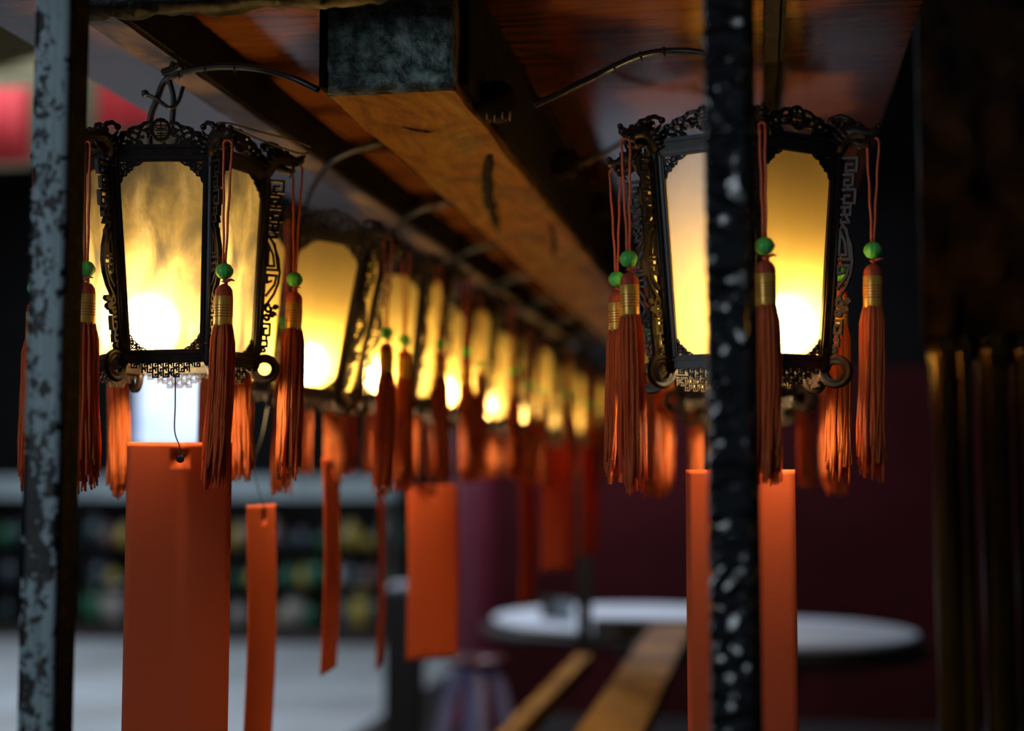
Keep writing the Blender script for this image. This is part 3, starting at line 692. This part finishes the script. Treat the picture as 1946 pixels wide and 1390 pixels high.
make_tag(at(824, 921, 2.42), look(824) + R(32), 'blurred orange tag hanging whole in the middle, square foot visible', [P_(830, 800, 2.45), P_(826, 880, 2.42)], curve=.004)
make_tag(at(1406, 893, 1.40), look(1406) + R(-3), 'broad orange tag crossed by the black crusted upright', [P_(1405, 730, 1.40), P_(1405, 830, 1.40)], curve=.004)
make_tag(at(1003, 900, 3.25), look(1003) + R(70), 'blurred orange tag among far tassels, lowest hanging one', [P_(1003, 840, 3.3), P_(1003, 880, 3.27)])
make_tag(at(1060, 850, 3.45), look(1060) + R(40), 'blurred amber orange tag among far tassels, broad and square footed', [P_(1060, 800, 3.45)])
make_tag(at(1120, 850, 3.95), look(1120) + R(60), 'blurred orange tag farthest down the row, before the thin black upright', [P_(1120, 810, 3.95)])

# ------------------------------------------------------------------ lower timbers
for (a0, a1, name, lab) in ((-.717, -.457, 'timber_plank', 'broad blurred ochre timber running away low under the lanterns'), (-1.02, -.93, 'timber_plank', 'thin blurred ochre timber beside the broad one')):
    mb = MB(); x0, x1 = a0 * .5, a1 * .5; n = 20; ln = 2.9 if a0 > -1 else 2.0
    for k in range(n): y = 2.0 + ln * k / n; mb.box(x0, x1, y, y + ln / n + (0 if k < n - 1 else 0), ZC - .54, ZC - .50 + .001 * (k % 2))
    tag(build(mb, name, 'ochre'), lab, 'timber')
mb = MB()
mb.box(-.56, -.10, 4.85, 4.93, ZC - .56, ZC - .49); tag(build(mb, 'timber_plank', 'darkwood'), 'dark crosswise timber at the far end of the ochre ones', 'timber')

# ------------------------------------------------------------------ setting
def sbox(name, m_, *b): mb = MB(); mb.box(*b); return structure(build(mb, name, m_))
XD = at(745, 1300, 9).x
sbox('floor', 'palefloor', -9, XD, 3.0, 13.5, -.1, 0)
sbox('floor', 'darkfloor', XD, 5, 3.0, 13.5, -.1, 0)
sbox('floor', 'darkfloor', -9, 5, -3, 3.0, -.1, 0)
sbox('ceiling', 'darkwall', -9, 5, 4.0, 13.6, 4.4, 4.5)
xa = at(870, 1000, 9.0).x
sbox('wall_back', 'maroon', xa, 5, 9.0, 9.2, 0, at(1500, 700, 9.0).z)
sbox('wall_back', 'darkwall', xa, 5, 9.0, 9.2, at(1500, 700, 9.0).z, 4.4)
sbox('wall_far', 'darkwall', -9, xa + .1, 13.3, 13.5, 0, 4.4)
sbox('wall_right', 'darkwall', 2.6, 2.7, 2.4, 9.0, 0, 4.4)
# maroon pillar at the wall edge
p = at(900, 1000, 8.4); mb = MB(); mb.lathe([(.17, 0), (.17, .06), (.13, .12), (.12, .3), (.12, 4.4)], 24, (p.x, 8.4, 0)); tag(build(mb, 'round_pillar', 'maroonlac'), 'blurred round maroon lacquered pillar behind the middle tags', 'pillar')
# daylit window beyond the nearest lantern
a = at(262, 850, 13.25); b_ = at(418, 660, 13.25)
w_ = thing('window_1', ((a.x + b_.x) / 2, 13.25, a.z), 'bright bluish daylit window seen under the nearest lantern', 'window'); del w_['label']; del w_['category']; w_['kind'] = 'structure'
hw = (b_.x - a.x) / 2; hh = b_.z - a.z
mb = MB(); mb.box(-hw, hw, -.01, .01, 0, hh); build(mb, 'window_pane', 'daywin', w_)
mb = MB(); mb.box(-hw - .06, -hw, -.05, .05, -.06, hh + .06); mb.box(hw, hw + .06, -.05, .05, -.06, hh + .06); mb.box(-hw, hw, -.05, .05, hh, hh + .06); mb.box(-hw, hw, -.05, .05, -.06, 0); build(mb, 'window_frame', 'darkwood', w_)
# long cabinet of coloured ornaments along the far side
def px_z(py, Y): return at(600, py, Y).z
YC = 12.6
x0 = at(-60, 1000, YC).x; x1 = at(770, 1000, YC).x
cab = thing('display_cabinet', ((x0 + x1) / 2, YC, 0), 'long dark cabinet with a pale grey ledge, blurred across the back', 'cabinet')
w = (x1 - x0) / 2
zt = px_z(905, YC); zt2 = px_z(948, YC); zb = px_z(1240, YC)
mb = MB(); mb.box(-w, w, -.35, .35, zt2 + .001, zt); o = build(mb, 'ledge', 'palesh', cab); o['label'] = 'pale grey ledge'
mb = MB(); mb.box(-w, w, .25, .35, .0, zt2); mb.box(-w, -w + .08, -.3, .25, 0, zt2); mb.box(w - .08, w, -.3, .25, 0, zt2); mb.box(-w + .08, w - .08, -.3, .25, 0, max(zb, .02) + .10); build(mb, 'cabinet_body', 'darkwood', cab)
shs = [px_z(1045, YC), px_z(1118, YC), max(zb, .02) + .10]
for sh in shs[:2]: mb = MB(); mb.box(-w + .08, w - .08, -.28, .25, sh - .015, sh); build(mb, 'shelf', 'char', cab)
cols = {'green': (.02, .12, .06), 'gold': (.38, .28, .05), 'teal': (.015, .04, .045), 'pale': (.34, .30, .27), 'pink': (.15, .08, .08), 'grey blue': (.05, .065, .09)}
for k, c in cols.items(): M['jar_' + k] = simple('glazed_' + k.replace(' ', '_'), c, rough=.2, scale=9)
jm = {}
rj = random.Random(11)
jars = []
for lv, row in enumerate(('10g 34t 180t 205n 238o 262t 300b 452o 470n 520n 545t 575b 610g 640b 668o 700o 735t 760g', '20b 190b 215o 250g 285t 448g 480o 505n 528t 552g 580o 602g 645p 672b 705n 748g 768t', '15t 185g 222p 258b 290n 455p 488t 512o 540p 562p 590g 650b 662p 690o 722t 752g')):
    for e_ in row.split(): jars.append((int(e_[:-1]), lv, {'g': 'green', 'o': 'gold', 't': 'teal', 'b': 'grey blue', 'p': 'pale', 'n': 'pink'}[e_[-1]]))
for (px, up, kd) in jars:
    base = shs[up]; x = at(px, 1000, YC - .1).x; s = rj.uniform(.4, .95) * (.85 if up < 2 else 1)
    if kd not in jm:
        mb = MB(); mb.lathe([(.07, 0), (.09, .02), (.16, .14), (.17, .22), (.12, .32), (.07, .36), (.09, .40)], 18); jm[kd] = mb.mesh('jar', 'jar_' + kd)
    o = place('jar', jm[kd]); o.location = (x, YC - .08, base); o.scale = (s, s, s)
    tag(o, f'blurred {kd} glazed jar on the ' + (['top', 'middle', 'bottom'][up]) + ' shelf of the back cabinet', 'jar', 'glazed jars in the back cabinet')
# bollard
p = at(770, 1112, 6.4); mb = MB(); root = thing('bollard', (p.x, 6.4, 0), 'dark square bollard with a pale top, blurred below the middle tags', 'bollard')
hwb = 32 / F * 6.4; mb.box(-hwb, hwb, -hwb, hwb, 0, p.z - .03); mb.box(-hwb * 1.1, hwb * 1.1, -hwb * 1.1, hwb * 1.1, 0, .1); build(mb, 'shaft', 'darkwood', root)
mb = MB(); mb.lathe([(hwb * 1.1, p.z - .03), (hwb * 1.1, p.z - .01), (hwb * .8, p.z + .01)], 16); build(mb, 'cap', 'stone', root)
# round tables
def round_table(px, py, Y, r, label, tray):
    c = at(px, py, Y); root = thing('round_table', (c.x, Y, 0), label, 'table', 'round tables behind the lantern rows')
    z = c.z; mb = MB(); mb.lathe([(r * .97, z - .05), (r, z - .04), (r, z - .005), (r * .985, z)], 40); build(mb, 'tabletop', 'darkwood', root)
    mb = MB(); mb.lathe([(r * .3, 0), (r * .3, .04), (r * .08, .1), (r * .07, z - .2), (r * .2, z - .05)], 20); build(mb, 'pedestal', 'darkwood', root)
    t_ = thing('round_tray', (c.x, Y, z), tray, 'tray', 'white trays on the round tables')
    mb = MB(); mb.lathe([(r * .88, .001), (r * .93, .012), (r * .93, .028), (r * .91, .03)], 40); build(mb, 'tray_body', 'white', t_)
    mb = MB(); mb.lathe([(r * .931, .001), (r * .95, .006), (r * .931, .014)], 40); build(mb, 'tray_rim', 'brass', t_)
round_table(1205, 1184, 7.2, .76, 'dark round table standing behind the ochre timbers', 'bright white round tray on the dark table behind the timbers')
round_table(1480, 1214, 5.2, .52, 'dark round table at the foot of the maroon wall, right of the black upright', 'dim white round tray right of the broad crossed tag')
for i, (px, cc) in enumerate(((1045, 'darkwood'), (1078, 'palesh'))):
    p = at(px, 1185, 7.0); mb = MB(); mb.lathe([(.03, 0), (.045, .01), (.04, .09), (.05, .1)], 14, (p.x, 7.0 - .1 * i, at(1205, 1184, 7.2).z + .031))
    tag(build(mb, 'cup', cc), ['dark blurred cup standing on the bright white tray', 'greyish blurred cup standing on the bright white tray'][i], 'cup')
# stool with bluish curved legs
p = at(905, 1255, 5.2); root = thing('stool', (p.x, 5.2, 0), 'blurred stool with bluish curved legs under the middle tag', 'stool')
mb = MB(); mb.lathe([(.10, p.z - .02), (.115, p.z - .01), (.11, p.z + .01)], 20); build(mb, 'seat', 'maroonlac', root)
for k in range(4):
    a = R(20 + 90 * k); mb = MB(); mb.tube(smooth_path([(.03 * math.cos(a), .03 * math.sin(a), p.z - .02), (.085 * math.cos(a), .085 * math.sin(a), p.z - .10), (.13 * math.cos(a), .13 * math.sin(a), p.z - .35), (.17 * math.cos(a), .17 * math.sin(a), .0)]), .028, 8); build(mb, 'leg', 'violet', root)
# yellow shutter and pink red banner at the upper left
a = at(-40, 260, 7.0); b_ = at(300, 0, 7.0)
root = thing('louvre_shutter', ((a.x + b_.x) / 2, 7.0, at(0, 320, 7).z), 'blurred yellowish louvred shutter above and behind the nearest lantern', 'shutter')
hw = (b_.x - a.x) / 2 + .1; z0 = 0; mb = MB()
for k in range(17): mb.box(-hw, hw, -.01, .02, k * .055, k * .055 + .042)
build(mb, 'slats', 'yellow', root); mb = MB(); mb.box(-hw - .05, -hw, -.03, .03, 0, .95); mb.box(hw, hw + .05, -.03, .03, 0, .95); build(mb, 'shutter_frame', 'darkwood', root)
for (q0, q1, r0, r1, lab) in ((-50, 58, 165, 312, 'pink red banner cloth at the edge, left of the grey upright'), (186, 300, 95, 242, 'pink red banner cloth seen above the nearest lantern')):
    a = at(q0, r1, 6.7); b_ = at(q1, r0, 6.7); mb = MB(); n = 12; vs = []; fs = []
    for i in range(n + 1):
        x = a.x + (b_.x - a.x) * i / n; y = 6.7 + .012 * math.sin(i * 1.1)
        vs += [(x, y, a.z), (x, y, b_.z), (x, y + .006, b_.z), (x, y + .006, a.z)]
    for i in range(n):
        for k in range(4): fs.append((i * 4 + k, i * 4 + (k + 1) % 4, i * 4 + 4 + (k + 1) % 4, i * 4 + 4 + k))
    fs += [(0, 3, 2, 1), (n * 4, n * 4 + 1, n * 4 + 2, n * 4 + 3)]
    mb.add(vs, fs, True); tag(build(mb, 'banner', 'pinkred'), lab, 'banner', 'pink red banners')
a = at(-60, 150, 6.6); b_ = at(300, 118, 6.6)
# fluted brass columns at the right, dark carved screen above them
for i, (px, rr) in enumerate(((1797, .020), (1835, .014), (1893, .024), (1955, .022))):
    c = at(px, 900, 2.35); mb = MB(); mb.lathe([(rr * 1.5, 0), (rr * 1.5, .05), (rr, .08), (rr, ZC + .17), (rr * 1.3, ZC + .19), (rr * 1.3, ZC + .22)], 24, (c.x, 2.35, 0), flute=.05, fk=6)
    tag(build(mb, 'brass_column', 'brass'), ['dark brass column nearest the lanterns at the picture edge', 'thinnest dark brass column, between two thicker ones', 'thick dark brass column with the longest golden gleam', 'dark brass column cut by the picture edge'][i], 'column', 'slim brass columns')
c = at(1760, 420, 2.45); mb = MB(); g = 40; vs = []; fs = []
for i in range(g + 1):
    for j in range(g + 1):
        x = c.x - .02 + .5 * i / g; z = ZC + .22 + .72 * j / g; d = noise.noise(Vector((x * 28, z * 22, 1))) * .03 + noise.noise(Vector((x * 60, z * 50, 5))) * .012
        vs.append((x, 2.35 - d, z))
for i in range(g):
    for j in range(g): a_ = i * (g + 1) + j; fs.append((a_, a_ + g + 1, a_ + g + 2, a_ + 1))
mb.add(vs, fs, True); cs = thing('carved_screen', (0, 0, 0), '', 'screen'); build(mb, 'carved_panel', 'carved', cs)
mb = MB(); mb.box(c.x - .015, c.x + .48, 2.37, 2.42, ZC + .22, ZC + .94); build(mb, 'backing', 'char', cs)
tag(cs, 'dark carved wooden screen in the upper corner above the brass columns', 'screen')

# ------------------------------------------------------------------ light
wd = bpy.data.worlds.new('world'); sc.world = wd; wd.use_nodes = True
bg = wd.node_tree.nodes['Background']; bg.inputs[0].default_value = (.42, .52, .66, 1); bg.inputs[1].default_value = .07
def area(name, loc, target, size, power, col):
    l = bpy.data.lights.new(name, 'AREA'); l.shape = 'RECTANGLE'; l.size, l.size_y = size; l.energy = power; l.color = col
    o = bpy.data.objects.new(name, l); C.objects.link(o); o.location = loc
    o.rotation_euler = (Vector(target) - Vector(loc)).to_track_quat('-Z', 'Y').to_euler(); return o
area('daylight_behind', (-2.4, -1.8, 2.0), (-.3, 1.3, 1.5), (.8, 1.6), 36, (.76, .89, 1))
area('courtyard_light', (-4.5, 9.5, 4.2), (-3.6, 10.5, 0), (5, 5), 300, (.80, .90, 1))
area('banner_fill', (-2.8, 5.6, 3.6), (-2.9, 7.0, 2.4), (1.5, 1), 9, (.95, .97, 1))  # added fill lamp brightening the shutter and banners
area('tray_fill', (-.6, 7.4, 3.4), (-.7, 7.4, .8), (1.0, 1.0), 55, (.78, .86, 1))  # added fill lamp over the white trays, no fixture there

# ------------------------------------------------------------------ colour
sc.view_settings.view_transform = 'Standard'; sc.view_settings.look = 'None'; sc.view_settings.gamma = 1; sc.view_settings.use_curve_mapping = False
sc.view_settings.exposure = 0
sc.cycles.use_denoising = True; sc.cycles.max_bounces = 8; sc.cycles.transparent_max_bounces = 16; sc.cycles.sample_clamp_indirect = 6
sc.cycles.caustics_reflective = True; sc.cycles.caustics_refractive = True
